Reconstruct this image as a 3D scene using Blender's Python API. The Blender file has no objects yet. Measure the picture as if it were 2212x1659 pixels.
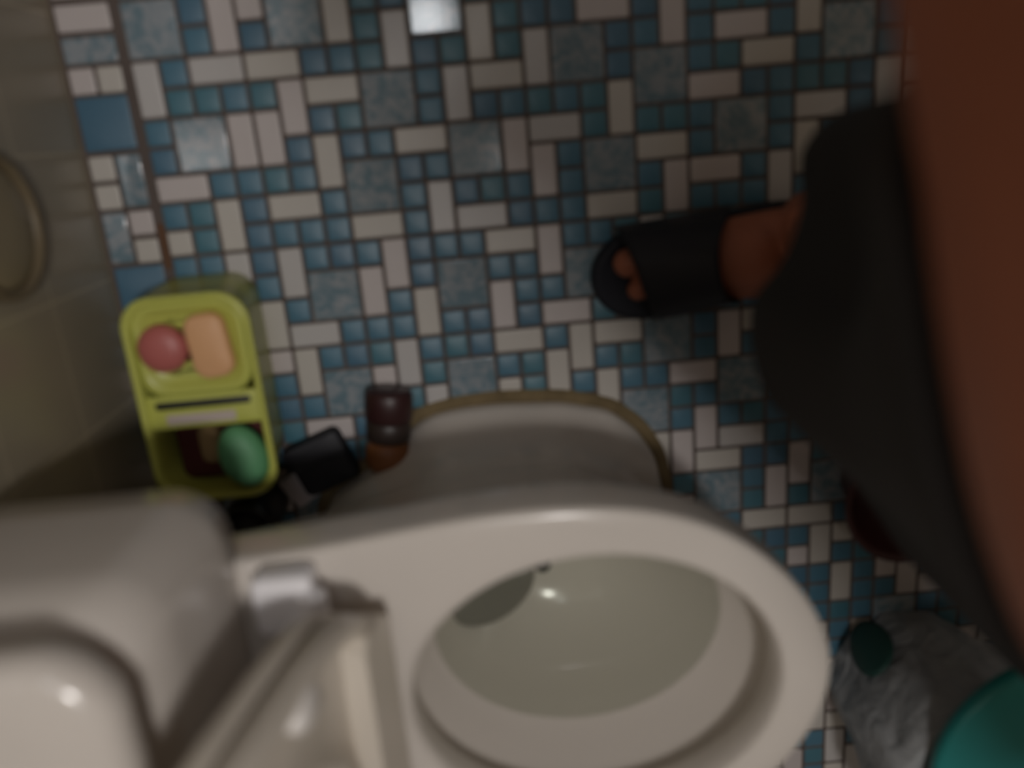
import bpy, bmesh, math, random
from mathutils import Vector, Matrix
random.seed(7)
PI = math.pi
C = bpy.context.scene
COL = C.collection

# ---------------------------------------------------------------- camera
CAM = Vector((0.37934667, -0.16869007, 1.00958697))
R = ((0.9953897258451592, -0.0845735204167698, 0.045239510676091194),
     (-0.09421879497006663, -0.9504658202687396, 0.2962052382643831),
     (0.01794748885740044, -0.29910206309082116, -0.9540523274425402))
cd = bpy.data.cameras.new('camera')
cam = bpy.data.objects.new('camera', cd); COL.objects.link(cam)
cam.matrix_world = Matrix(((R[0][0], -R[1][0], -R[2][0], CAM.x),
                           (R[0][1], -R[1][1], -R[2][1], CAM.y),
                           (R[0][2], -R[1][2], -R[2][2], CAM.z),
                           (0, 0, 0, 1)))
cd.sensor_fit = 'HORIZONTAL'; cd.sensor_width = 36.0
cd.lens = 1770.0 / 2212.0 * 36.0
cd.clip_start = 0.01
cd.dof.use_dof = True
cd.dof.focus_distance = 2.6
cd.dof.aperture_fstop = 1.95
C.camera = cam

# ---------------------------------------------------------------- world, lamp, exposure
w = bpy.data.worlds.new('world'); C.world = w; w.use_nodes = True
w.node_tree.nodes['Background'].inputs[0].default_value = (1.0, 0.86, 0.74, 1)
w.node_tree.nodes['Background'].inputs[1].default_value = 0.125
C.view_settings.view_transform = 'Standard'
C.view_settings.look = 'None'
C.view_settings.gamma = 1.0
C.view_settings.use_curve_mapping = False
C.view_settings.exposure = 0.0
CEIL = 2.25
LAMP = Vector((0.58, -0.20, CEIL - 0.12))
LAMP_POWER = 178.0      # emission strength of the ceiling lamp's glass

# ---------------------------------------------------------------- materials
MATS = {}
def nt(name):
    m = bpy.data.materials.new(name); m.use_nodes = True
    return m, m.node_tree, m.node_tree.nodes['Principled BSDF']
def mat(name, col, rough=0.5, spec=0.5, noise=0.0, nscale=30, bump=0.0, bscale=60, coat=0.0, sub=0.0, emit=None, trans=0.0):
    if name in MATS: return MATS[name]
    m, t, b = nt(name)
    b.inputs['Base Color'].default_value = (*col, 1)
    b.inputs['Roughness'].default_value = rough
    b.inputs['Specular IOR Level'].default_value = spec
    b.inputs['Coat Weight'].default_value = coat
    if sub: b.inputs['Subsurface Weight'].default_value = sub; b.inputs['Subsurface Radius'].default_value = (.01, .004, .002)
    if trans: b.inputs['Transmission Weight'].default_value = trans
    if noise:
        tc = t.nodes.new('ShaderNodeTexCoord'); n = t.nodes.new('ShaderNodeTexNoise'); n.inputs['Scale'].default_value = nscale
        n.inputs['Detail'].default_value = 4
        r = t.nodes.new('ShaderNodeMapRange'); r.inputs[3].default_value = 1 - noise; r.inputs[4].default_value = 1 + noise
        mx = t.nodes.new('ShaderNodeMix'); mx.data_type = 'RGBA'; mx.blend_type = 'MULTIPLY'; mx.inputs[0].default_value = 1
        mx.inputs[6].default_value = (*col, 1)
        t.links.new(tc.outputs['Object'], n.inputs['Vector']); t.links.new(n.outputs[0], r.inputs[0])
        t.links.new(r.outputs[0], mx.inputs[7]); t.links.new(mx.outputs[2], b.inputs['Base Color'])
    if bump:
        tc = t.nodes.new('ShaderNodeTexCoord'); n = t.nodes.new('ShaderNodeTexNoise'); n.inputs['Scale'].default_value = bscale
        bp = t.nodes.new('ShaderNodeBump'); bp.inputs['Strength'].default_value = bump; bp.inputs['Distance'].default_value = 0.002
        t.links.new(tc.outputs['Object'], n.inputs['Vector']); t.links.new(n.outputs[0], bp.inputs['Height']); t.links.new(bp.outputs[0], b.inputs['Normal'])
    if emit:
        b.inputs['Emission Color'].default_value = (*emit[0], 1); b.inputs['Emission Strength'].default_value = emit[1]
    MATS[name] = m
    return m
def marble(name, c0, c1, rough=0.25):
    m, t, b = nt(name)
    tc = t.nodes.new('ShaderNodeTexCoord'); n = t.nodes.new('ShaderNodeTexNoise')
    n.inputs['Scale'].default_value = 55; n.inputs['Detail'].default_value = 5; n.inputs['Distortion'].default_value = 1.2
    r = t.nodes.new('ShaderNodeValToRGB'); e = r.color_ramp.elements
    e[0].position = .40; e[0].color = (*c0, 1); e[1].position = .60; e[1].color = (*c1, 1)
    t.links.new(tc.outputs['Object'], n.inputs['Vector']); t.links.new(n.outputs[0], r.inputs[0]); t.links.new(r.outputs[0], b.inputs['Base Color'])
    b.inputs['Roughness'].default_value = rough
    bp = t.nodes.new('ShaderNodeBump'); bp.inputs['Strength'].default_value = .12; bp.inputs['Distance'].default_value = 0.0004
    n2 = t.nodes.new('ShaderNodeTexNoise'); n2.inputs['Scale'].default_value = 120
    t.links.new(tc.outputs['Object'], n2.inputs['Vector']); t.links.new(n2.outputs[0], bp.inputs['Height']); t.links.new(bp.outputs[0], b.inputs['Normal'])
    return m
M_W = [mat('tile_white_pink', (.53, .48, .47), .35), mat('tile_white_cream', (.51, .48, .44), .35), mat('tile_white_grey', (.49, .47, .46), .35)]
M_B = [mat('tile_blue', (.066, .166, .238), .40), mat('tile_blue_deep', (.062, .145, .218), .40), mat('tile_teal', (.058, .165, .215), .40)]
M_G = marble('tile_marbled', (.135, .205, .245), (.27, .30, .325), .12)
M_GROUT = mat('grout', (.115, .092, .082), .9, .2, noise=.25, nscale=14)
M_GROUT_RUST = mat('grout_rust', (.13, .065, .035), .9, .2)
PORC = mat('porcelain', (.62, .57, .52), .18, .5)
SEATP = mat('seat_plastic', (.66, .60, .52), .28)
HINGEP = mat('hinge_plastic', (.86, .84, .86), .3)

# ---------------------------------------------------------------- mesh helpers
def link(name, me, m=None, parent=None, smooth=True):
    o = bpy.data.objects.new(name, me); COL.objects.link(o)
    if m is not None:
        for x in (m if isinstance(m, (list, tuple)) else [m]): me.materials.append(x)
    if smooth:
        for p in me.polygons: p.use_smooth = True
    if parent is not None: o.parent = parent
    return o
def mesh(name, vs, fs):
    me = bpy.data.meshes.new(name); me.from_pydata([tuple(v) for v in vs], [], fs); me.update()
    bm = bmesh.new(); bm.from_mesh(me); bmesh.ops.remove_doubles(bm, verts=bm.verts, dist=1e-6)
    bmesh.ops.recalc_face_normals(bm, faces=bm.faces); bm.to_mesh(me); bm.free()
    return me
def loft(name, loops, m, parent=None, cap0=True, cap1=True, smooth=True, closed=False, crease=None):
    n = len(loops[0]); vs = [v for l in loops for v in l]; fs = []
    L = len(loops)
    for i in range(L if closed else L - 1):
        a = i * n; b = ((i + 1) % L) * n
        for k in range(n):
            k2 = (k + 1) % n
            fs.append((a + k, a + k2, b + k2, b + k))
    if not closed:
        for cap, base in ((cap0, 0), (cap1, (L - 1) * n)):
            if cap:
                c = sum((Vector(v) for v in vs[base:base + n]), Vector()) / n
                vs.append(c); ci = len(vs) - 1
                for k in range(n): fs.append((base + k, base + (k + 1) % n, ci))
    o = link(name, mesh(name, vs, fs), m, parent, smooth)
    return o
def autosmooth(o, ang=40):
    bm = bmesh.new(); bm.from_mesh(o.data)
    for e in bm.edges:
        if len(e.link_faces) == 2 and e.calc_face_angle(0) > math.radians(ang): e.smooth = False
    bm.to_mesh(o.data); bm.free(); return o
def rr(x0, x1, y0, y1, r, z=0, n=8):
    r = min(r, (x1 - x0) / 2 - 1e-4, (y1 - y0) / 2 - 1e-4); out = []
    for cx, cy, a0 in ((x1 - r, y1 - r, 0), (x0 + r, y1 - r, PI / 2), (x0 + r, y0 + r, PI), (x1 - r, y0 + r, 3 * PI / 2)):
        for i in range(n + 1):
            a = a0 + PI / 2 * i / n
            out.append((cx + r * math.cos(a), cy + r * math.sin(a), z))
    return out
def ell(cx, cy, a, b, z, n=48, ph=0):
    return [(cx + a * math.cos(2 * PI * i / n + ph), cy + b * math.sin(2 * PI * i / n + ph), z) for i in range(n)]
def rbox(name, x0, x1, y0, y1, z0, z1, r, m, parent=None, bev=0.003):
    L = [rr(x0 + bev, x1 - bev, y0 + bev, y1 - bev, max(r - bev, .0005), z0),
         rr(x0 + .3 * bev, x1 - .3 * bev, y0 + .3 * bev, y1 - .3 * bev, r, z0 + .3 * bev), rr(x0, x1, y0, y1, r, z0 + bev),
         rr(x0, x1, y0, y1, r, z1 - bev), rr(x0 + .3 * bev, x1 - .3 * bev, y0 + .3 * bev, y1 - .3 * bev, r, z1 - .3 * bev),
         rr(x0 + bev, x1 - bev, y0 + bev, y1 - bev, max(r - bev, .0005), z1)]
    return loft(name, L, m, parent)
def xf(o, loc=(0, 0, 0), rz=0, rx=0, ry=0):
    "bake a transform into the mesh"
    Mx = Matrix.Translation(loc) @ Matrix.Rotation(rz, 4, 'Z') @ Matrix.Rotation(ry, 4, 'Y') @ Matrix.Rotation(rx, 4, 'X')
    o.data.transform(Mx); return o
def thing(name, label, cat, loc=(0, 0, 0), group=None):
    o = bpy.data.objects.new(name, None); COL.objects.link(o); o.empty_display_size = .02
    o.location = loc; o['label'] = label; o['category'] = cat
    if group: o['group'] = group
    return o
def adopt(root, objs):
    "parts were modelled in world space: move them into the frame of their root"
    for o in objs:
        o.data.transform(Matrix.Translation(-root.location)); o.parent = root
def tag(o, label, cat):
    o['label'] = label; o['category'] = cat; return o
def struct(o):
    o['kind'] = 'structure'; return o
def recentre(o, c):
    o.data.transform(Matrix.Translation(-Vector(c))); o.location = c; return o

# ================================================================ SETTING
P = 0.0317           # mosaic pitch
G = 0.0042           # grout gap
WX = -2.33 * P       # left wall plane
TILES = {}
def put(c, r, w_, h_, k):
    for i in range(w_):
        for j in range(h_):
            if (c + i, r + j) in TILES: return False
    for i in range(w_):
        for j in range(h_): TILES[(c + i, r + j)] = None
    TILES[(c, r)] = (w_, h_, k); return True
GRID = """
  0 ...GG.|oGG|..GG..................
  1 ...GG.|.GG|.|GG|...==.|..........
  2 ...|.====...|..|.|GG..|.==.|GG...
  3 ...|....|==GG.|==|GG.GG..==|GG...
"""
# (column, row) of every tile that is not a small blue one
for c, r in ((0,0),(5,0),(10,0),(1,4),(8,3),(11,5),(15,2),(18,3),(25,2),(7,6),(16,6),(21,5),(5,10),(10,10),(5,14),(10,14),(15,10),(18,13),(21,15),(17,16),(20,20),(25,20)):
    put(c, r, 2, 2, 'G')
for c, r in ((2,2),(4,2),(6,3),(0,6),(4,7),(12,3),(9,5),(14,5),(16,1),(16,8),(11,8),(7,8),(12,9),(4,12),(4,16),(20,4),(18,6),(21,2),(22,3),(24,5),(20,7),(14,12),(16,13),(12,13),(19,15),(21,18),(20,19),(22,22),(24,22)):
    put(c, r, 2, 1, 'W')
for c, r in ((3,0),(0,2),(5,3),(3,4),(4,4),(6,5),(7,0),(9,1),(12,1),(14,2),(11,3),(13,5),(14,6),(17,4),(19,1),(10,7),(8,9),(14,9),(2,7),(2,9),(4,9),(3,11),(7,10),(9,11),(4,13),(8,13),(9,15),(19,7),(24,1),(27,4),(24,6),(23,7),(18,9),(12,11),(15,13),(14,14),(16,15),(12,15),(21,13),(20,17),(18,18),(24,19),(23,20),(25,23),(26,25),(4,-1)):
    put(c, r, 1, 2, 'W')
for c, r in ((0,8),(3,13),(7,14),(26,23),(24,24),(22,13),(7,-1)):
    put(c, r, 1, 1, 'W')
random.seed(11)
def known(c, r):
    return 0 <= c <= 27 and 0 <= r <= 27
for r in range(-24, 46):
    for c in range(0, 44):
        if (c, r) in TILES: continue
        if known(c, r) and (r < 17 or c > 20): put(c, r, 1, 1, 'B'); continue
        u = random.random()
        ok = lambda w_, h_: all(not known(c + i, r + j) or (c + i, r + j) not in TILES and r + j > 17 for i in range(w_) for j in range(h_))
        if u < .09 and ok(2, 2) and put(c, r, 2, 2, 'G'): continue
        if u < .22 and ok(2, 1) and put(c, r, 2, 1, 'W'): continue
        if u < .36 and ok(1, 2) and put(c, r, 1, 2, 'W'): continue
        put(c, r, 1, 1, 'B')
fm = bmesh.new()
def tile(x0, x1, y0, y1, mi, tilt=(0, 0)):
    "one cushion-edged tile standing 1.2 mm proud of the grout"
    cx, cy = (x0 + x1) / 2, (y0 + y1) / 2
    rings = []
    for ins, z in ((0, -.002), (0, .0002), (.0007, .0008), (.0022, .0012)):
        pts = rr(x0 + ins, x1 - ins, y0 + ins, y1 - ins, max(.0022 - ins * .5, .0008), 0, 2)
        rings.append([fm.verts.new((p[0], p[1], z + (tilt[0] * (p[0] - cx) + tilt[1] * (p[1] - cy)))) for p in pts])
    n = len(rings[0])
    for a, b in zip(rings, rings[1:]):
        for k in range(n):
            f = fm.faces.new((a[k], a[(k + 1) % n], b[(k + 1) % n], b[k])); f.material_index = mi; f.smooth = True
    f = fm.faces.new(rings[-1]); f.material_index = mi; f.smooth = mi in (3, 4, 5)
for (c, r), v in TILES.items():
    if not v: continue
    w_, h_, k = v
    if k == 'W': mi = random.choice((0, 0, 1, 1, 2))
    elif k == 'B': mi = 3 + random.choice((0, 0, 1, 2))
    else: mi = 6
    tl = (random.gauss(0, .006), random.gauss(0, .006))
    tile(c * P + G / 2, (c + w_) * P - G / 2, -(r + h_) * P + G / 2, -r * P - G / 2, mi, tl)
# border strip of the next sheet along the wall: (x0, x1, y0, y1) in pitches
SX = -2.27
def strip(x0, x1, r0, r1, mi):
    tile((SX + x0) * P + G / 2, (SX + x1) * P - G / 2, -r1 * P + G / 2, -r0 * P - G / 2, mi, (random.gauss(0, .006), random.gauss(0, .006)))
SROWS = [(-1.15, [(0, 2, 1, 0)]), (-.05, [(0, 2, 1, 0)]), (1.0, [(0, 2, 1, 6)]), (2.02, [(0, 1, 1, 0), (1, 2, 1, 1)]), (3.0, [(0, 2, 2, 4)]),
         (5.05, [(0, 1, 1, 1), (1, 2, 2, 6)]), (6.08, [(0, 1, 1, 1)]), (7.1, [(0, 1, 2, 6), (1, 2, 1, 0)]), (8.15, [(1, 2, 1, 1)]), (9.15, [(0, 2, 2, 4)])]
for r0, cells in SROWS:
    for x0, x1, h_, mi in cells: strip(x0, x1, r0, r0 + h_, mi)
for r0 in list(range(11, 45)) + list(range(-24, -1)):
    for x0 in (0, 1): strip(x0, x0 + 1, r0 + .15 if r0 > 0 else r0 - .2, r0 + 1.15 if r0 > 0 else r0 + .8, random.choice((0, 1, 3, 4, 6)))
# grout bed
def quad(bm, pts, mi):
    f = bm.faces.new([bm.verts.new(p) for p in pts]); f.material_index = mi
x1f, y0f, y1f = 43 * P, -44 * P, 23 * P
quad(fm, ((WX, y0f, 0), (x1f, y0f, 0), (x1f, y1f, 0), (WX, y1f, 0)), 7)
quad(fm, ((-.235 * P, -9.4 * P, .0003), (.0, -9.4 * P, .0003), (.0, -7.7 * P, .0003), (-.235 * P, -7.7 * P, .0003)), 8)   # rusty stretch of the seam
me = bpy.data.meshes.new('floor'); fm.to_mesh(me); fm.free()
floor = struct(link('floor', me, M_W + M_B + [M_G, M_GROUT, M_GROUT_RUST], smooth=False))

# glazed wall tiles with grout lines
def wall_mat(name, col, grout, size, oy, oz, ax='YZ'):
    m, t, b = nt(name)
    tc = t.nodes.new('ShaderNodeTexCoord'); sp = t.nodes.new('ShaderNodeSeparateXYZ'); t.links.new(tc.outputs['Object'], sp.inputs[0])
    mx = None
    for out, off in ((sp.outputs[ax[0]], oy), (sp.outputs[ax[1]], oz)):
        a = t.nodes.new('ShaderNodeMath'); a.operation = 'SUBTRACT'; a.inputs[1].default_value = off - 50 * size; t.links.new(out, a.inputs[0])
        md = t.nodes.new('ShaderNodeMath'); md.operation = 'MODULO'; md.inputs[1].default_value = size; t.links.new(a.outputs[0], md.inputs[0])
        lt = t.nodes.new('ShaderNodeMath'); lt.operation = 'LESS_THAN'; lt.inputs[1].default_value = .003; t.links.new(md.outputs[0], lt.inputs[0])
        if mx is None: mx = lt
        else:
            q = t.nodes.new('ShaderNodeMath'); q.operation = 'MAXIMUM'; t.links.new(mx.outputs[0], q.inputs[0]); t.links.new(lt.outputs[0], q.inputs[1]); mx = q
    n = t.nodes.new('ShaderNodeTexNoise'); n.inputs['Scale'].default_value = 9; t.links.new(tc.outputs['Object'], n.inputs['Vector'])
    c0 = t.nodes.new('ShaderNodeMix'); c0.data_type = 'RGBA'; c0.inputs[6].default_value = (*col, 1); c0.inputs[7].default_value = (*[v * .8 for v in col], 1)
    t.links.new(n.outputs[0], c0.inputs[0])
    c1 = t.nodes.new('ShaderNodeMix'); c1.data_type = 'RGBA'; c1.inputs[7].default_value = (*grout, 1)
    t.links.new(mx.outputs[0], c1.inputs[0]); t.links.new(c0.outputs[2], c1.inputs[6]); t.links.new(c1.outputs[2], b.inputs['Base Color'])
    b.inputs['Roughness'].default_value = .3
    bp = t.nodes.new('ShaderNodeBump'); bp.inputs['Strength'].default_value = .6; bp.inputs['Distance'].default_value = .002; bp.invert = True
    t.links.new(mx.outputs[0], bp.inputs['Height']); t.links.new(bp.outputs[0], b.inputs['Normal'])
    return m
WALLM = wall_mat('wall_tile', (.35, .30, .225), (.44, .375, .28), .1475, -.305, 0.0)
WALLM2 = wall_mat('wall_tile_far', (.36, .31, .25), (.25, .2, .15), .1475, 0, 0, 'XZ')
PLAS = mat('plaster', (.38, .35, .32), .9, .2)
def slab(name, x0, x1, y0, y1, z0, z1, m):
    vs = [(x, y, z) for x in (x0, x1) for y in (y0, y1) for z in (z0, z1)]
    fs = [(0, 1, 3, 2), (4, 6, 7, 5), (0, 4, 5, 1), (2, 3, 7, 6), (0, 2, 6, 4), (1, 5, 7, 3)]
    return struct(link(name, mesh(name, vs, fs), m, smooth=False))
slab('wall_left', WX - .08, WX, y0f - .08, y1f + .08, -.05, CEIL, WALLM)
slab('wall_right', x1f, x1f + .08, y0f - .08, y1f + .08, -.05, CEIL, WALLM)
slab('ceiling', WX - .08, x1f + .08, y0f - .08, y1f + .08, CEIL, CEIL + .05, PLAS)

# ceiling lamp: a small round glass in a metal ring
lamp = thing('ceiling_lamp', 'small round glass ceiling lamp lighting the bathroom from above', 'lamp', LAMP)
LG = mat('lamp_glass', (.9, .9, .9), .4, emit=((1.0, .96, .93), LAMP_POWER))
def lathe(name, prof, m, parent=None, n=40, cx=0, cy=0, cap0=True, cap1=True):
    return loft(name, [ell(cx, cy, r, r, z, n) for r, z in prof], m, parent, cap0, cap1)
glass = lathe('lamp_glass', [(.004, -.045), (.04, -.042), (.07, -.030), (.085, -.005), (.085, 0)], LG)
base = lathe('lamp_base', [(.090, -.004), (.095, .0), (.095, .03), (.05, .05), (.012, .055), (.012, .12)], mat('lamp_metal', (.5, .5, .5), .4))
for o in (glass, base): o.parent = lamp

# round cover on the left wall
sp_ = thing('ceiling_downlight', 'round flush downlight set in the ceiling to the left of the hanging lamp', 'lamp', (.285, .262, CEIL))
lathe('lens', [(.004, -.006), (.080, -.006), (.085, -.002), (.085, 0)], mat('spot_glass', (.9, .9, .9), .4, emit=((.95, .97, 1.0), 24)), sp_)
lathe('bezel', [(.0855, -.010), (.095, -.010), (.100, 0)], mat('lamp_metal', (.5, .5, .5), .4), sp_, cap0=False)
cv = thing('wall_cover', 'round beige cover plate low on the tiled wall at the left edge', 'cover plate', (WX, -.217, .220))
def disc_x(name, prof, m, parent):
    "profile (radius, height) around the x axis"
    return loft(name, [[(h, r * math.cos(2 * PI * i / 40), r * math.sin(2 * PI * i / 40)) for i in range(40)] for r, h in prof], m, parent)
CVM = mat('cover_plastic', (.27, .22, .135), .5)
disc_x('plate', [(.060, 0), (.060, .006), (.052, .009), (.02, .010)], CVM, cv)
loft('rim', [[(h, r * math.cos(2 * PI * i / 40), r * math.sin(2 * PI * i / 40)) for i in range(40)] for r, h in [(.070, 0), (.070, .010), (.067, .013), (.063, .011), (.0605, .006), (.0605, 0)]], mat('cover_rim', (.17, .13, .075), .5), cv, closed=True)

# ================================================================ TOILET
TY = -.66
def polyr(poly, cx, cy, th):
    "distance from (cx,cy) to the polygon along angle th"
    dx, dy = math.cos(th), math.sin(th); best = 0
    for (x0, y0), (x1, y1) in zip(poly, poly[1:] + poly[:1]):
        ex, ey = x1 - x0, y1 - y0; den = dx * ey - dy * ex
        if abs(den) < 1e-9: continue
        t_ = ((x0 - cx) * ey - (y0 - cy) * ex) / den; s_ = ((x0 - cx) * dy - (y0 - cy) * dx) / den
        if t_ > 0 and -1e-6 <= s_ <= 1 + 1e-6: best = max(best, t_)
    return best
def mirror_poly(half, cy):
    return [(x, cy + y) for x, y in half] + [(x, cy - y) for x, y in half[::-1] if abs(y) > 1e-6]
half = [(.020, .150), (.045, .160), (.10, .162), (.167, .165), (.222, .170), (.30, .179), (.34, .183), (.38, .185), (.42, .185), (.453, .182), (.485, .177), (.515, .169), (.546, .156), (.574, .139), (.60, .117), (.623, .091), (.639, .066), (.650, .04), (.656, .018), (.6575, 0)]
OUT = mirror_poly(half, TY)
neck = mirror_poly([(.14, .04), (.16, .06), (.20, .085), (.30, .11), (.40, .115), (.46, .105), (.51, .08), (.54, .045), (.55, 0)], TY)
foot = mirror_poly([(.14, .045), (.18, .065), (.215, .085), (.24, .108), (.262, .130), (.29, .145), (.33, .151), (.38, .152), (.46, .146), (.52, .130), (.555, .100), (.578, .060), (.588, 0)], TY)
NT = 128; CX0 = .41
TH = [2 * PI * (i + .5) / NT for i in range(NT)]
def innr(th, f):      # inner ellipse, seen from CX0
    a, b, ox = .1685 * f, .138 * f, (.4435 - CX0) * min(f, 1)
    dx, dy = math.cos(th), math.sin(th)
    A = dx * dx / a / a + dy * dy / b / b; B = -2 * ox * dx / a / a; Cc = ox * ox / a / a - 1
    return (-B + math.sqrt(B * B - 4 * A * Cc)) / (2 * A)
def smooth(v):
    for _ in range(2): v = [(v[i - 1] + 2 * v[i] + v[(i + 1) % len(v)]) / 4 for i in range(len(v))]
    return v
rO = smooth([polyr(OUT, CX0, TY, t) for t in TH]); rN = smooth([polyr(neck, CX0, TY, t) for t in TH]); rF = smooth([polyr(foot, CX0, TY, t) for t in TH])
def ring(rs, z): return [(CX0 + r * math.cos(t), TY + r * math.sin(t), z) for r, t in zip(rs, TH)]
def lerp(a, b, f): return [x * (1 - f) + y * f for x, y in zip(a, b)]
rI = [innr(t, 1) for t in TH]
ZR = .392
loops = [ring([innr(t, f) for t in TH], z) for f, z in ((.10, .150), (.25, .153), (.42, .165), (.58, .190), (.72, .222), (.84, .258), (.94, .295), (1.02, .325), (1.06, .340), (1.05, .347), (1.0, .350), (.985, .358), (.985, .378), (.995, .388))]
for f, z in ((.03, ZR + .0005), (.10, ZR + .0012), (.5, ZR + .0018), (.88, ZR + .0010), (.965, ZR - .001), (.993, ZR - .004), (1.0, ZR - .009)):
    loops.append(ring(lerp(rI, rO, f), z))
for f, z in ((0, .345), (.01, .336), (.05, .330), (.12, .318), (.28, .29), (.50, .245), (.75, .19), (.95, .14), (1.0, .11)):
    loops.append(ring(lerp(rO, rN, f), z))
for f, z in ((.06, .075), (.3, .052), (.65, .038), (.92, .026), (1.0, .014), (1.0, .001)):
    loops.append(ring(lerp(rN, rF, f), z))
toilet = thing('toilet', 'beige porcelain toilet with raised seat and open oval bowl', 'toilet', (.35, TY, 0))
parts = []
bowl = loft('bowl', loops, PORC, None, True, False); parts.append(bowl)
# yellowed sealant around the foot
parts.append(loft('sealant', [ring([r + .000 for r in rF], .004), ring([r + .008 for r in rF], .0035), ring([r + .016 for r in rF], .0016), ring([r + .017 for r in rF], .0005), ring([r - .002 for r in rF], .0005)],
                  mat('old_sealant', (.17, .125, .065), .8, .2, noise=.5, nscale=40), closed=True))
# water
WM, wt, wb = nt('toilet_water')
wt.nodes.remove(wb); o_ = wt.nodes['Material Output']
tr = wt.nodes.new('ShaderNodeBsdfTransparent'); tr.inputs[0].default_value = (.80, .82, .78, 1)
gl = wt.nodes.new('ShaderNodeBsdfGlossy'); gl.inputs['Roughness'].default_value = .02
fr = wt.nodes.new('ShaderNodeFresnel'); fr.inputs[0].default_value = 1.33
ms = wt.nodes.new('ShaderNodeMixShader'); wt.links.new(fr.outputs[0], ms.inputs[0]); wt.links.new(tr.outputs[0], ms.inputs[1]); wt.links.new(gl.outputs[0], ms.inputs[2]); wt.links.new(ms.outputs[0], o_.inputs[0])
zw = .275
wl = [(CX0 + innr(t, .885) * math.cos(t), TY + innr(t, .885) * math.sin(t), zw) for t in TH]
wa = link('water', mesh('water', wl + [(CX0, TY, zw)], [(i, (i + 1) % NT, NT) for i in range(NT)]), WM); parts.append(wa)
# trap opening at back of bowl: solid shape, the hole's shade put into its colour
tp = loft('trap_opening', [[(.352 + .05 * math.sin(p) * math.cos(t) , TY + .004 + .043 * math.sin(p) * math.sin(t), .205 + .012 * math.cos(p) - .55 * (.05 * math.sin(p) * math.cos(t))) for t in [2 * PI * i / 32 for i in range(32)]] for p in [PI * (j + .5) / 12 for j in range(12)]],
          mat('trap_shade', (.20, .19, .165), .3)); parts.append(tp)
jet = loft('jet_hole', [[(.412 + .010 * math.sin(p) * math.cos(t), -.655 + .010 * math.sin(p) * math.sin(t), .166 + .008 * math.cos(p)) for t in [2 * PI * i / 20 for i in range(20)]] for p in [PI * (j + .5) / 8 for j in range(8)]], mat('jet_shade', (.03, .035, .03), .5)); parts.append(jet)  # small solid bump for the hole, its shade painted as near-black colour
# cistern
def rrl(x0, x1, hw, r, z, bow=0):
    pts = rr(x0, x1, TY - hw, TY + hw, r, z, 10)
    return [(x + bow * max(0, 1 - ((y - TY) / hw) ** 2) * ((x - x0) / (x1 - x0)), y, z) for x, y, z in pts]
cx0 = WX + .006
tank = loft('cistern', [rrl(cx0, .125, .212, .03, .3725), rrl(cx0, .138, .226, .036, .3745), rrl(cx0, .143, .232, .04, .381, .010), rrl(cx0, .144, .233, .04, .42, .013), rrl(cx0, .137, .228, .04, .50, .010), rrl(cx0, .130, .220, .04, .574, .006)], PORC)
parts.append(tank)
lid_t = loft('cistern_lid', [rrl(cx0, .128, .217, .04, .574), rrl(cx0, .138, .226, .045, .577, .004), rrl(cx0, .142, .229, .05, .584, .005), rrl(cx0, .142, .229, .05, .596, .005), rrl(cx0 + .002, .138, .226, .05, .606, .005),
              rrl(cx0 + .008, .128, .217, .048, .611, .004), rrl(cx0 + .03, .10, .19, .04, .613)], PORC)
parts.append(lid_t)
btn = lathe('flush_button', [(.018, .612), (.018, .617), (.015, .619), (.005, .6185)], mat('chrome', (.6, .6, .6), .15, 1), cx=.035, cy=TY); parts.append(btn)

# raised seat and cover, local frame: u up the cover, v across, w towards the front
LEAN = math.radians(11.5)
UO = Vector((.222, TY, .412)); U = Vector((-math.sin(LEAN), 0, math.cos(LEAN))); W = Vector((math.cos(LEAN), 0, math.sin(LEAN)))
def uvw(u, v, w_): return tuple(UO + U * u + Vector((0, 1, 0)) * v + W * w_)
NS = 96; LEN = .425
def dshape(f=0.0, n=NS):
    "outline of the seat, inset by f"
    out = []
    for i in range(n):
        t = 2 * PI * i / n
        ct, st = math.cos(t), math.sin(t)
        # back half: squarish, front half: egg
        if ct < 0:
            e = 2 / 5.0
            u = .20 + (.20 - f) * -(abs(ct) ** e); v = (0.167 - f) * (abs(st) ** e) * (1 if st >= 0 else -1)
            v *= 1 - .06 * min(1, (.20 - u) / .20) ** 2
        else:
            u = .20 + (LEN - .20 - f) * ct; v = (.167 - f) * st
        out.append((u, v))
    return out
def dl(f, w_): return [uvw(u, v, w_) for u, v in dshape(f)]
cover = loft('cover', [dl(.02, .000), dl(.004, .001), dl(0, .005), dl(0, .018), dl(.003, .020), dl(.007, .018), dl(.010, .009), dl(.03, .0065), dl(.10, .006)], SEATP)
parts.append(cover)
def hole(f, w_, n=NS):
    out = []
    for i in range(n):
        t = 2 * PI * i / n
        u = .232 + (.145 + f) * math.cos(t); v = (.104 + f) * math.sin(t)
        out.append(uvw(u, v, w_))
    return out
def mid(a, b, f, dw=0):
    return [tuple(Vector(p) * (1 - f) + Vector(q) * f + W * dw) for p, q in zip(a, b)]
oA, hA = dl(.003, .024), hole(0, .024)
oB, hB = dl(.003, .047), hole(0, .043)
seat = loft('seat', [hA, mid(hA, oA, .5, 0), oA, dl(0, .030), oB, mid(oB, hB, .10, .001), mid(oB, hB, .16, -.004), mid(oB, hB, .22, -.013), mid(oB, hB, .55, -.013), mid(oB, hB, .78, -.011), mid(oB, hB, .86, -.003), mid(oB, hB, .93, .001), hB, hole(-.002, .033)], SEATP, closed=True)
parts.append(seat)
bps = []
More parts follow.
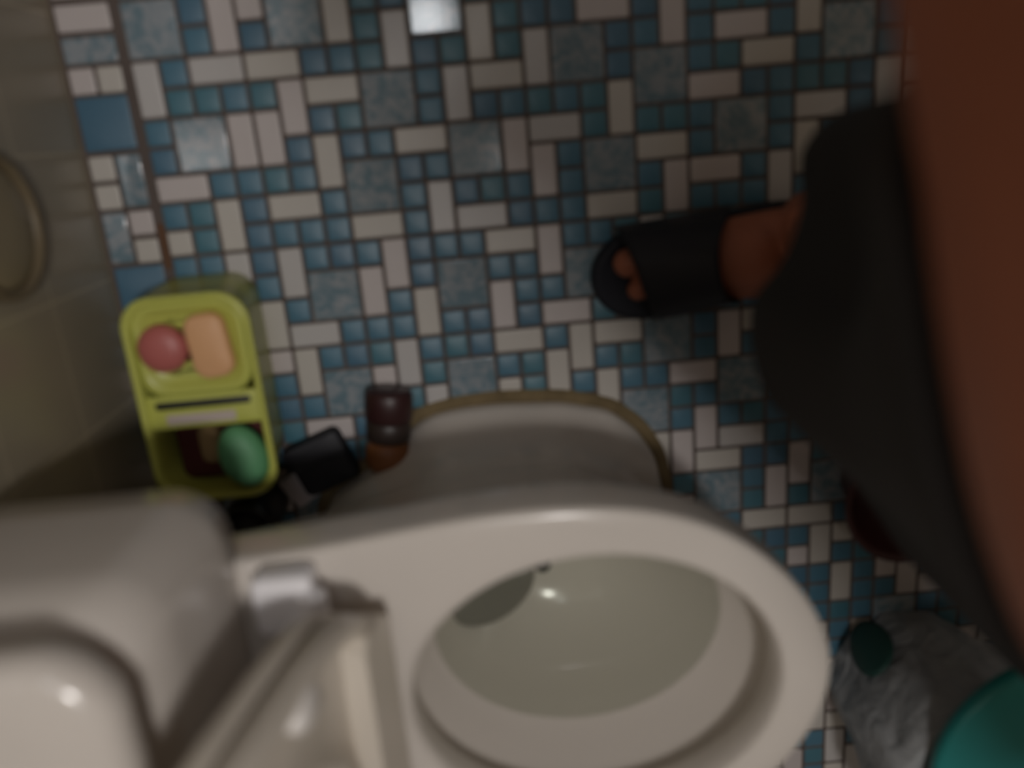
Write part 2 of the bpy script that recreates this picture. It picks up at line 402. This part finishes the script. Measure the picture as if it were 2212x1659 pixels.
bar = loft('hinge_bar', [[uvw(a, b, w_) for a, b in ((.002, -.118), (.010, -.128), (.048, -.132), (.058, -.124), (.058, .124), (.048, .132), (.010, .128), (.002, .118))] for w_ in (.030, .0525)], SEATP, smooth=False)
bar.parent = seat; bps.append(bar)
for (u, v) in ((.145, .148), (.145, -.148), (.33, .135), (.33, -.135)):
    b_ = loft('bumper', [[uvw(u + .02 * math.cos(t) * s, v + .013 * math.sin(t) * s, w_) for t in [2 * PI * i / 20 for i in range(20)]] for s, w_ in ((1, .032), (1, .046), (.8, .050))], mat('bumper_plastic', (.82, .78, .74), .3))
    b_.parent = seat; bps.append(b_)
for s in (1, -1):
    hb = rbox('hinge', .166, .215, TY + s * .137 - .026, TY + s * .137 + .026, .392, .424, .008, HINGEP, bev=.004); parts.append(hb)
    pin = loft('hinge_cap', [[(.214 + .013 * math.cos(t) * q, TY + s * .128 + y_, .424 + .013 * math.sin(t) * q) for t in [2 * PI * i / 20 for i in range(20)]] for q, y_ in ((.8, -.022), (1, -.019), (1, .019), (.8, .022))], HINGEP)
    pin.parent = hb; bps.append(pin)
adopt(toilet, parts)
for b_ in bps: b_.data.transform(Matrix.Translation(-toilet.location))

# ================================================================ LIME CADDY
LIME = mat('lime_plastic', (.50, .52, .11), .35, noise=.06)
cad = thing('bath_caddy', 'lime green plastic caddy with a soap tray standing by the wall', 'caddy', (.03, -.43, 0))
bx = (-.023, .116, -.553, -.312)
def cl(ins, z, r=.035, up=0): return rr(bx[0] + ins - up, bx[1] - ins - up * .5, bx[2] + ins, bx[3] - ins + up * 1.6, r, z, 8)
body = loft('body', [cl(.014, .0015, .028, .010), cl(.012, .004, .032, .010), cl(.006, .06, .035, .006), cl(.001, .115), cl(-.001, .120), cl(0, .124), cl(.004, .125), cl(.007, .122), cl(.008, .115), cl(.015, .03), cl(.019, .006)], LIME, cap0=True, cap1=True)
cp = [body]
# moulded tray across the upper half
ty0, ty1 = -.4245, -.320
trl = lambda ins, z, r=.022: rr(bx[0] + .009 + ins, bx[1] - .009 - ins, ty0 + ins, ty1 + .001 - ins, r, z, 8)
tray = loft('soap_tray', [trl(0, .110), trl(0, .118), trl(.003, .120), trl(.008, .119), trl(.012, .112), trl(.02, .110)], LIME, cap0=True, cap1=True)
cp.append(tray)
div = rbox('slotted_bar', bx[0] + .006, bx[1] - .004, -.464, -.4250, .102, .118, .004, LIME, bev=.002); cp.append(div)
slot = rbox('slot', bx[0] + .016, bx[0] + .124, -.4405, -.4315, .1165, .1190, .0045, mat('slot_black', (.012, .012, .012), .5), bev=.0006); slot.parent = div
xf(slot)
strip_ = rbox('label_strip', bx[0] + .026, bx[0] + .104, -.459, -.447, .1175, .1190, .002, mat('label_white', (.50, .42, .38), .6), bev=.0005); strip_.parent = div
xf(slot, (0, 0, 0))
adopt(cad, cp)
for o in (slot, strip_): o.data.transform(Matrix.Translation(-cad.location))
lining = rbox('red_pouch', bx[0] + .018, bx[1] - .018, -.540, -.4665, .0075, .088, .012, mat('dark_red_cloth', (.075, .012, .010), .8, bump=.5), bev=.006)
recentre(lining, (.04, -.505, .0075)); tag(lining, 'dark red cloth pouch filling the open end of the lime caddy', 'pouch')
# pink soap, peach soap
ps = lathe('round_soap', [(.012, 0), (.022, .002), (.0275, .009), (.027, .014), (.021, .0195), (.010, .022), (.003, .0222)], mat('pink_soap', (.46, .13, .115), .45, sub=.0), n=40)
ps.location = (.017, -.369, .1105); tag(ps, 'round pink soap lying on the left of the lime tray', 'soap')
xf(ps, (0, 0, 0))
pb = rbox('soap_bar', -.0225, .0225, -.0365, .0365, 0, .018, .016, mat('peach_soap', (.72, .40, .20), .5), bev=.005)
pb.location = (.068, -.370, .1105); pb.rotation_euler.z = math.radians(5); tag(pb, 'peach coloured rectangular soap bar beside the pink soap', 'soap')
# green scrubbing brush and tan piece
gb = thing('scrub_brush', 'rounded green scrubbing brush leaning in the lime caddy', 'brush', (.078, -.504, .098))
gsec = []
for j in range(13):
    p = PI * (j + .5) / 13
    gsec.append([(.027 * math.sin(p) ** .7 * math.cos(t), .038 * math.sin(p) ** .7 * math.sin(t), .022 + .016 * -math.cos(p)) for t in [2 * PI * i / 32 for i in range(32)]])
hb_ = loft('brush_head', gsec, mat('green_plastic', (.10, .30, .14), .55), gb)
loft('bristles', [ell(0, 0, .022 * s, .030 * s, z, 32) for s, z in ((.9, -.012), (1.0, -.004), (1.0, .012))], mat('bristle_green', (.03, .10, .05), .9, bump=1, bscale=400), gb)
gb.rotation_euler = (0, math.radians(8), math.radians(12))
tn = rbox('pumice_stone', -.012, .012, -.024, .022, 0, .020, .010, mat('tan_stone', (.30, .20, .09), .85, bump=.6, bscale=200), bev=.005)
tn.location = (.040, -.490, .0885); tag(tn, 'small tan pumice stone between red pouch and green brush', 'pumice stone')

# ================================================================ SMALL THINGS BETWEEN CADDY AND TOILET
BLK = mat('black_fabric', (.010, .010, .014), .7, bump=.3)
pch = thing('black_pouch', 'black rectangular pouch lying by the toilet foot beside the caddy', 'pouch', (.147, -.560, 0))
b1 = rbox('body', -.040, .036, -.036, .036, .0015, .030, .010, BLK, pch, bev=.008)
rbox('flap', -.041, .037, .004, .0365, .029, .033, .008, mat('black_flap', (.013, .013, .018), .6), pch, bev=.002)
pch.rotation_euler.z = math.radians(20)
pp = rbox('paper_scrap', -.018, .018, -.024, .020, .0015, .016, .004, mat('white_paper', (.60, .55, .58), .8), bev=.001)
pp.location = (.108, -.594, 0); pp.rotation_euler.z = math.radians(32); tag(pp, 'crumpled white paper scrap poking out below the black pouch', 'paper')
bt = thing('brown_bottle', 'small dark brown bottle with orange brown cap against the toilet foot', 'bottle', (.243, -.478, .032))
def cyl_y(name, prof, m, parent, n=28):
    return loft(name, [[(r * math.cos(2 * PI * i / n), y, r * .85 * math.sin(2 * PI * i / n)) for i in range(n)] for r, y in prof], m, parent)
DB = mat('dark_brown_plastic', (.030, .020, .017), .4)
cyl_y('base', [(.020, .012), (.027, .010), (.030, .004), (.030, -.026), (.026, -.030)], mat('dark_maroon', (.035, .012, .012), .4), bt)
cyl_y('body', [(.026, -.029), (.028, -.033), (.028, -.052), (.024, -.057)], DB, bt)
capb = cyl_y('cap', [(.018, -.056), (.026, -.059), (.029, -.068), (.029, -.084), (.023, -.096), (.006, -.101)], mat('orange_brown', (.22, .080, .026), .5), bt)
loft('strap', [[(.020 + .028 * s, -.072 - .03 * s + .006 * math.cos(t), .004 - .010 * s + .003 * math.sin(t)) for t in [2 * PI * i / 10 for i in range(10)]] for s in (0, .25, .5, .75, 1)], mat('strap_brown', (.05, .02, .012), .7), bt)
bt.rotation_euler.z = math.radians(-8)
# black brush holder tucked between cistern and bowl
bh = thing('brush_holder', 'black round toilet brush holder tucked behind the toilet bowl', 'brush holder', (.058, -.612, 0))
BH = mat('black_plastic', (.014, .015, .014), .35)
lathe('pot', [(.030, .0015), (.032, .004), (.035, .08), (.036, .10), (.033, .103), (.030, .10), (.029, .06), (.026, .01)], BH, bh)
lathe('brush', [(.012, .012), (.024, .02), (.026, .06), (.022, .085), (.007, .095), (.006, .16), (.009, .165), (.009, .20), (.004, .204)], mat('brush_grey', (.05, .05, .048), .7), bh, n=24)

# ================================================================ RED POT, BAGGED BIN
rp = thing('red_pot', 'dark red plastic pot half hidden beside the grey shorts', 'pot', (.886, -.660, 0))
RP = mat('dark_red_plastic', (.050, .009, .009), .5)
lathe('body', [(.050, .0015), (.054, .004), (.074, .07), (.082, .088), (.086, .090), (.086, .094), (.081, .095), (.076, .088), (.052, .012)], RP, rp, n=36)

bn = thing('waste_bin', 'bin lined with a crumpled pale plastic bag, turquoise lid on top', 'bin', (.930, -.985, 0))
BTEAL = mat('bin_teal_dark', (.012, .070, .058), .4)
lathe('body', [(.088, .0015), (.092, .004), (.104, .16), (.110, .222), (.107, .225), (.104, .218), (.098, .16), (.086, .012)], BTEAL, bn, n=48)
# the bag: a crumpled skirt over the rim and a slack top with an opening
BAG, bt_, bb_ = nt('plastic_bag')
bb_.inputs['Base Color'].default_value = (.34, .35, .36, 1); bb_.inputs['Roughness'].default_value = .35
nn = bt_.nodes.new('ShaderNodeTexNoise'); nn.inputs['Scale'].default_value = 14; nn.inputs['Detail'].default_value = 5; nn.inputs['Distortion'].default_value = 1.5
bpp = bt_.nodes.new('ShaderNodeBump'); bpp.inputs['Strength'].default_value = 1.0; bpp.inputs['Distance'].default_value = .02
tcc = bt_.nodes.new('ShaderNodeTexCoord'); bt_.links.new(tcc.outputs['Object'], nn.inputs['Vector']); bt_.links.new(nn.outputs[0], bpp.inputs['Height']); bt_.links.new(bpp.outputs[0], bb_.inputs['Normal'])
from mathutils import noise as mnoise
def bagloop(r, z, amp, n=120, dx=0, dy=0):
    out = []
    for i in range(n):
        t = 2 * PI * i / n
        q = mnoise.noise(Vector((math.cos(t) * 2.2, math.sin(t) * 2.2, z * 9))) + .5 * mnoise.noise(Vector((math.cos(t) * 6, math.sin(t) * 6, z * 14)))
        rr_ = r * (1 + 1.5 * amp * q)
        out.append((dx + rr_ * math.cos(t), dy + rr_ * math.sin(t), z + amp * .06 * mnoise.noise(Vector((math.cos(t) * 4 + 5, math.sin(t) * 4, z * 7)))))
    return out
loft('bag', [bagloop(.104, .004, .06), bagloop(.108, .03, .09), bagloop(.112, .07, .11), bagloop(.117, .12, .10), bagloop(.121, .17, .07), bagloop(.122, .21, .04), bagloop(.120, .230, .02), bagloop(.112, .237, .02), bagloop(.100, .233, .03),
             bagloop(.086, .222, .10), bagloop(.070, .216, .18), bagloop(.050, .219, .25), bagloop(.030, .214, .30), bagloop(.010, .210, .2)], BAG, bn, cap0=False)
# gap torn in the side of the bag showing the dark green bin
def side(u, v, out):
    "u around (radians), v height, on the bag's near side"
    r = .1085 + .10 * v + out
    return (r * math.cos(u), r * math.sin(u), v)
gu = math.radians(128)
loft('bag_gap', [[side(gu + .24 * s_ * math.cos(t) + .05 * math.sin(t), .072 + .055 * s_ * math.sin(t), .016 - .004 * s_) for t in [2 * PI * i / 24 for i in range(24)]] for s_ in (1, .8, .3)], mat('inside_green', (.012, .060, .048), .6), bn)
# turquoise lid resting on the bag
LT = mat('turquoise', (.020, .25, .24), .35)
ld = loft('lid', [ell(0, 0, r, r, z, 64) for r, z in ((.02, .0), (.142, .002), (.149, .006), (.150, .018), (.147, .022), (.140, .024), (.10, .032), (.02, .038))], LT)
xf(ld, (.058, .055, .244)); ld.parent = bn

# ================================================================ PERSON
import itertools
def capsule_bm(bm, a, b, ra, rb, seg=20, rings=7, flat=(1, 1, 1)):
    a, b = Vector(a), Vector(b); d = (b - a); L = d.length
    q = d.to_track_quat('Z', 'Y').to_matrix().to_4x4() if L > 1e-6 else Matrix.Identity(4)
    prof = []
    for j in range(rings): p = -PI / 2 + PI / 2 * j / rings; prof.append((ra * math.cos(p), ra * math.sin(p)))
    prof.append((ra, 0)); prof.append((rb, L))
    for j in range(1, rings + 1): p = PI / 2 * j / rings; prof.append((rb * math.cos(p), L + rb * math.sin(p)))
    prev = None; first = None
    for r, z in prof:
        r = max(r, 1e-4)
        cur = [bm.verts.new(a + (q @ Vector((r * math.cos(2 * PI * i / seg), r * math.sin(2 * PI * i / seg), z)))) for i in range(seg)]
        if prev:
            for k in range(seg): bm.faces.new((prev[k], prev[(k + 1) % seg], cur[(k + 1) % seg], cur[k]))
        else: first = cur
        prev = cur
    bm.faces.new(first[::-1]); bm.faces.new(prev)
def add_loft(bm, loops):
    prev = None
    for l in loops:
        cur = [bm.verts.new(p) for p in l]
        if prev:
            n = len(cur)
            for k in range(n): bm.faces.new((prev[k], prev[(k + 1) % n], cur[(k + 1) % n], cur[k]))
        else: first = cur
        prev = cur
    bm.faces.new(first[::-1]); bm.faces.new(prev)
SKIN = mat('skin', (.33, .112, .062), .55, .35, noise=.10, nscale=25)
pb_ = bmesh.new()
FZ = .030       # top of the sole
def cap(*a, **k): capsule_bm(pb_, *a, **k)
# visible (left) foot pointing to -x
fy = -.350
cap((.690, fy - .000, FZ + .036), (.610, fy + .006, FZ + .024), .044, .032)
cap((.720, fy + .014, FZ + .036), (.605, fy + .022, FZ + .020), .034, .024)
cap((.700, fy - .026, FZ + .028), (.612, fy - .024, FZ + .018), .028, .020)
cap((.795, fy + .004, FZ + .030), (.715, fy, FZ + .036), .033, .034)
for (x0, y0, x1, y1, r) in ((.598, fy + .022, .549, fy + .017, .0175), (.598, fy - .006, .557, fy - .018, .0135), (.600, fy - .022, .580, fy - .030, .0110), (.606, fy - .032, .590, fy - .040, .0100), (.612, fy - .040, .600, fy - .048, .0090)):
    cap((x0, y0, FZ + r + .002), (x1, y1, FZ + r), r * 1.1, r)
cap((.765, fy + .022, FZ + .045), (.742, fy + .035, .16), .042, .042)     # ankle
cap((.742, fy + .035, .15), (.705, fy + .050, .32), .042, .054)           # shin
cap((.705, fy + .050, .32), (.695, fy + .055, .44), .052, .055)
cap((.700, fy + .055, .44), (.71, fy + .09, .70), .058, .085)                    # thigh
TURN = Matrix.Translation((.56, -.356, 0)) @ Matrix.Rotation(math.radians(6.5), 4, 'Z') @ Matrix.Translation((-.56, .356, 0))
for v in pb_.verts:
    if v.co.z < .125: v.co = TURN @ v.co
# the other leg, further back
cap((1.03, -.50, .045), (.90, -.515, .035), .034, .026)
for i, r in enumerate((.014, .011, .010, .009, .0085)):
    cap((.895, -.540 + i * .016, .045), (.868 + i * .006, -.544 + i * .016, .040), r, r)
cap((1.02, -.50, .06), (1.01, -.50, .16), .038, .034)
cap((1.01, -.50, .16), (.96, -.49, .42), .036, .056)
cap((.96, -.49, .42), (.84, -.40, .70), .058, .09)
# torso, sections (cx, cy, ax, ay, z)
def tsec(cx, cy, ax, ay, z, rot=0, n=40, e=.8):
    out = []
    for i in range(n):
        t = 2 * PI * i / n; c_, s_ = math.cos(t), math.sin(t)
        x = ax * abs(c_) ** e * (1 if c_ > 0 else -1); y = ay * abs(s_) ** e * (1 if s_ > 0 else -1)
        out.append((cx + x * math.cos(rot) - y * math.sin(rot), cy + x * math.sin(rot) + y * math.cos(rot), z))
    return out
rot = math.radians(12)
def resample(poly, n):
    "closed Catmull-Rom through the points"
    out = []; m_ = len(poly)
    for i in range(n):
        t = i / n * m_; k = int(t); f = t - k
        p0, p1, p2, p3 = (Vector(poly[(k + j) % m_]) for j in (-1, 0, 1, 2))
        out.append(.5 * ((2 * p1) + (-p0 + p2) * f + (2 * p0 - 5 * p1 + 4 * p2 - p3) * f * f + (-p0 + 3 * p1 - 3 * p2 + p3) * f ** 3))
    return out
WAIST = [(.498, -.10), (.505, -.143), (.515, -.180), (.521, -.215), (.533, -.27), (.549, -.325), (.578, -.385), (.63, -.43), (.72, -.45), (.80, -.42), (.85, -.34), (.86, -.24), (.84, -.12), (.78, -.02), (.70, .03), (.60, .035), (.525, -.02)]
WR = resample(WAIST, 60)
def tsec(z, ins, dx=0, dy=0, sx=1, sy=1):
    c_ = Vector((.68, -.21)); out = []
    for p in WR:
        d = p - c_; L_ = d.length; d = d * ((L_ - ins) / L_)
        out.append((c_.x + dx + d.x * sx, c_.y + dy + d.y * sy, z))
    return out
add_loft(pb_, [tsec(.62, .05, .03, -.095, .88, .45), tsec(.68, .035, .024, -.098, .89, .50), tsec(.735, .012, .016, -.090, .92, .58), tsec(.75, .0), tsec(.78, -.001), tsec(.83, .002, .006), tsec(.90, .010, .012), tsec(1.00, .018, .012, .01, .92, .92), tsec(1.12, .02, .0, .02, .82, .92), tsec(1.22, .02, -.02, .025, .68, .88), tsec(1.29, .03, -.035, .03, .42, .55)])
cap((.605, -.180, 1.28), (.580, -.180, 1.36), .055, .052)       # neck
cap((.575, -.180, 1.47), (.545, -.180, 1.43), .090, .078)       # head
cap((.530, -.180, 1.39), (.515, -.180, 1.375), .050, .035)      # jaw
cap((.462, -.180, 1.425), (.458, -.180, 1.405), .010, .013)     # nose
cap((.56, -.088, 1.45), (.565, -.088, 1.42), .014, .010); cap((.56, -.272, 1.45), (.565, -.272, 1.42), .014, .010)
# arms raised to hold the phone, behind the camera
s = 1
sy = .01
cap((.640, sy - .02, 1.235), (.580, sy + .07, 1.06), .048, .040)
cap((.580, sy + .07, 1.06), (.450, -.078, 1.070), .038, .027)
cap((.450, -.078, 1.070), (.405, -.085, 1.066), .030, .027)
for i in range(4):
    a = (.402 - .003 * i, -.083, 1.085 - .014 * i); b = (.380, -.100 + .003 * i, 1.083 - .011 * i); c_ = (.375, -.125, 1.080 - .010 * i)
    cap(a, b, .0085, .008); cap(b, c_, .008, .007)
cap((.415, -.100, 1.085), (.392, -.125, 1.094), .010, .0085)
# unseen other arm akimbo, hand on the hip, posed to shade the floor
cap((.655, -.345, 1.235), (.700, -.420, 1.200), .055, .052)
cap((.700, -.420, 1.200), (.790, -.600, 1.020), .050, .040)
cap((.790, -.600, 1.020), (.770, -.480, .865), .038, .028)
cap((.768, -.478, .862), (.745, -.452, .815), .028, .024)
for i in range(4):
    cap((.752 - .018 * i + .02, -.462, .825 - .004 * i), (.715 - .014 * i + .02, -.452 + .002 * i, .790 - .006 * i), .010, .0085)
cap((.785, -.470, .850), (.800, -.448, .815), .011, .009)
me = bpy.data.meshes.new('body'); pb_.to_mesh(me); pb_.free()
person = thing('person', 'person with bare torso in dark grey shorts, standing beside toilet, navy slide on foot', 'person', (.75, -.35, 0))
pbody = link('body', me, SKIN, None)
rm = pbody.modifiers.new('merge', 'REMESH'); rm.mode = 'VOXEL'; rm.voxel_size = .0035; rm.use_smooth_shade = True
sm = pbody.modifiers.new('soften', 'SMOOTH'); sm.factor = .5; sm.iterations = 5
adopt(person, [pbody])
# hair and face
hair_bm = bmesh.new()
capsule_bm(hair_bm, (.590, -.180, 1.492), (.560, -.180, 1.478), .094, .086)
capsule_bm(hair_bm, (.615, -.180, 1.44), (.605, -.180, 1.47), .070, .080)
hm = bpy.data.meshes.new('hair'); hair_bm.to_mesh(hm); hair_bm.free()
hair = link('hair', hm, mat('black_hair', (.012, .010, .009), .6, bump=1, bscale=200)); adopt(person, [hair])

# shorts: hem outline at z .42 and the waist at z .72
hem = [(.700, -.172), (.655, -.174), (.625, -.183), (.607, -.205), (.609, -.236), (.603, -.262), (.592, -.284), (.575, -.304), (.571, -.328), (.575, -.355), (.586, -.385), (.610, -.413), (.643, -.443), (.672, -.488), (.700, -.532), (.735, -.574), (.772, -.618), (.810, -.662), (.85, -.690), (.90, -.69), (.97, -.66), (1.01, -.58), (1.02, -.48), (.99, -.38), (.94, -.29), (.87, -.22), (.79, -.18)]
waist = [(.80, -.150), (.70, -.153), (.60, -.156), (.540, -.160), (.514, -.172), (.511, -.190), (.517, -.215), (.529, -.27), (.545, -.326), (.575, -.388), (.628, -.433), (.72, -.453), (.80, -.424), (.853, -.341), (.863, -.24), (.850, -.175)]
NH = 150
def by_angle(poly, cen, n):
    pts = resample(poly, n * 4); th_ = [math.atan2(p.y - cen[1], p.x - cen[0]) for p in pts]; out = []
    for i in range(n):
        a = -PI + 2 * PI * i / n
        k = min(range(len(pts)), key=lambda j: abs(math.atan2(math.sin(th_[j] - a), math.cos(th_[j] - a))))
        out.append(pts[k])
    return out
hemR = by_angle(hem, (.76, -.36), NH); waiR = by_angle(waist, (.68, -.29), NH)
def shl(g, z, dy=0, infl=0, wr=.0):
    out = []
    cen = Vector((.76, -.36))
    for i in range(NH):
        p = hemR[i] * (1 - g) + waiR[i] * g
        d = (p - cen).normalized()
        q = mnoise.noise(Vector((i / NH * 14 % 14, z * 5, 3.1))) * wr * min(1, i / 10, (NH - i) / 10)
        p = p + d * (infl + q)
        out.append((p.x, p.y, z))
    return out
sh_l = [shl(0, .455, infl=-.035), shl(0, .43, infl=-.012), shl(0, .420, infl=-.003), shl(0, .421, infl=.0), shl(.01, .44, wr=.003), shl(.03, .48, wr=.005), shl(.06, .53, wr=.005), shl(.14, .58, wr=.005), shl(.32, .62, wr=.004), shl(.62, .66, wr=.003), shl(.88, .70, wr=.002), shl(1, .725), shl(1, .735, infl=-.003), shl(1, .735, infl=-.010), shl(1, .728, infl=-.03), shl(1, .72, infl=-.07)]
shorts = loft('shorts', sh_l, mat('grey_shorts', (.028, .026, .026), .9, .2, bump=.3, bscale=300), None, False, False)
adopt(person, [shorts])

# slides
NAVY = mat('navy_rubber', (.010, .011, .018), .6, .3)
def sole_outline(cx, cy, f=0):
    half_ = [(-.145, .0), (-.140, .022), (-.125, .040), (-.10, .053), (-.06, .058), (-.02, .054), (.03, .046), (.08, .043), (.11, .037), (.13, .022), (.136, 0)]
    pts = [(cx + x * (1 - f), cy + y * (1 - f * 2.4) + .006 * math.sin(x * 10)) for x, y in half_] + [(cx + x * (1 - f), cy - y * (1 - f * 2.4) + .006 * math.sin(x * 10)) for x, y in half_[-2:0:-1]]
    return [tuple(p) for p in resample(pts, 60)]
def slide(cx, cy):
    L = [[(x, y, z) for x, y in sole_outline(cx, cy, f)] for f, z in ((.03, .0015), (.0, .006), (-.005, .015), (.0, .026), (.015, .0305), (.06, .0295), (.10, .028))]
    so = loft('slide_sandal', L, NAVY); so['label'] = 'dark navy rubber slide, toes showing'
    # strap: an arch from side to side over the front of the foot
    vs = []; fs = []
    nu, nv = 14, 28
    for layer in (0, 1):
        for i in range(nu + 1):
            u = i / nu
            for j in range(nv + 1):
                t = PI * j / nv
                fwd = -.094 - .004 * math.sin(t) + .014 * math.cos(t)
                bk = .032 - .046 * math.sin(t)
                x = cx + fwd + (bk - fwd) * u
                h = .072 + .030 * u
                th_ = .0035 * (1 if layer else 0)
                rad = .056 - .005 * u
                y = cy - (rad + th_) * math.cos(t) * (abs(math.cos(t)) ** -.25 if abs(math.cos(t)) > .05 else 1)
                y = cy + max(-.062, min(.062, y - cy))
                vs.append((x, y, .024 + (h - .010 + th_) * math.sin(t) ** .7 if math.sin(t) > 0 else .024))
    K = (nu + 1) * (nv + 1)
    ix = lambda l, i, j: l * K + i * (nv + 1) + j
    for i in range(nu):
        for j in range(nv):
            fs.append((ix(1, i, j), ix(1, i + 1, j), ix(1, i + 1, j + 1), ix(1, i, j + 1)))
            fs.append((ix(0, i, j), ix(0, i, j + 1), ix(0, i + 1, j + 1), ix(0, i + 1, j)))
    for i in range(nu):
        for j in (0, nv): fs.append((ix(0, i, j), ix(0, i + 1, j), ix(1, i + 1, j), ix(1, i, j)))
    for j in range(nv):
        for i in (0, nu): fs.append((ix(0, i, j), ix(1, i, j), ix(1, i, j + 1), ix(0, i, j + 1)))
    st = link('strap', mesh('strap', vs, fs), mat('navy_strap', (.012, .012, .017), .55, .3))
    for o in (so, st): o.data.transform(TURN)
    adopt(person, [so]); st.data.transform(Matrix.Translation(-person.location)); st.parent = so
slide(.652, -.350)

# eyes and mouth of the bent head (above the frame)
def ball(name, c, r, m, sq=1.0):
    return loft(name, [[(c[0] + r * .6 * math.sin(p) * math.cos(t), c[1] + r * math.sin(p) * math.sin(t), c[2] + sq * r * math.cos(p)) for t in [2 * PI * i / 16 for i in range(16)]] for p in [PI * (j + .5) / 8 for j in range(8)]], m)
for sgn in (1, -1):
    e_ = ball('eye', (.472, -.18 + sgn * .031, 1.438), .012, mat('eye_white', (.6, .58, .55), .2), .6)
    pu = ball('pupil', (.4665, -.18 + sgn * .031, 1.436), .005, mat('pupil_dark', (.01, .007, .005), .2)); adopt(person, [e_])
    pu.data.transform(Matrix.Translation(-person.location)); pu.parent = e_
adopt(person, [ball('mouth', (.479, -.18, 1.378), .020, mat('lips', (.25, .07, .05), .5), .3)])
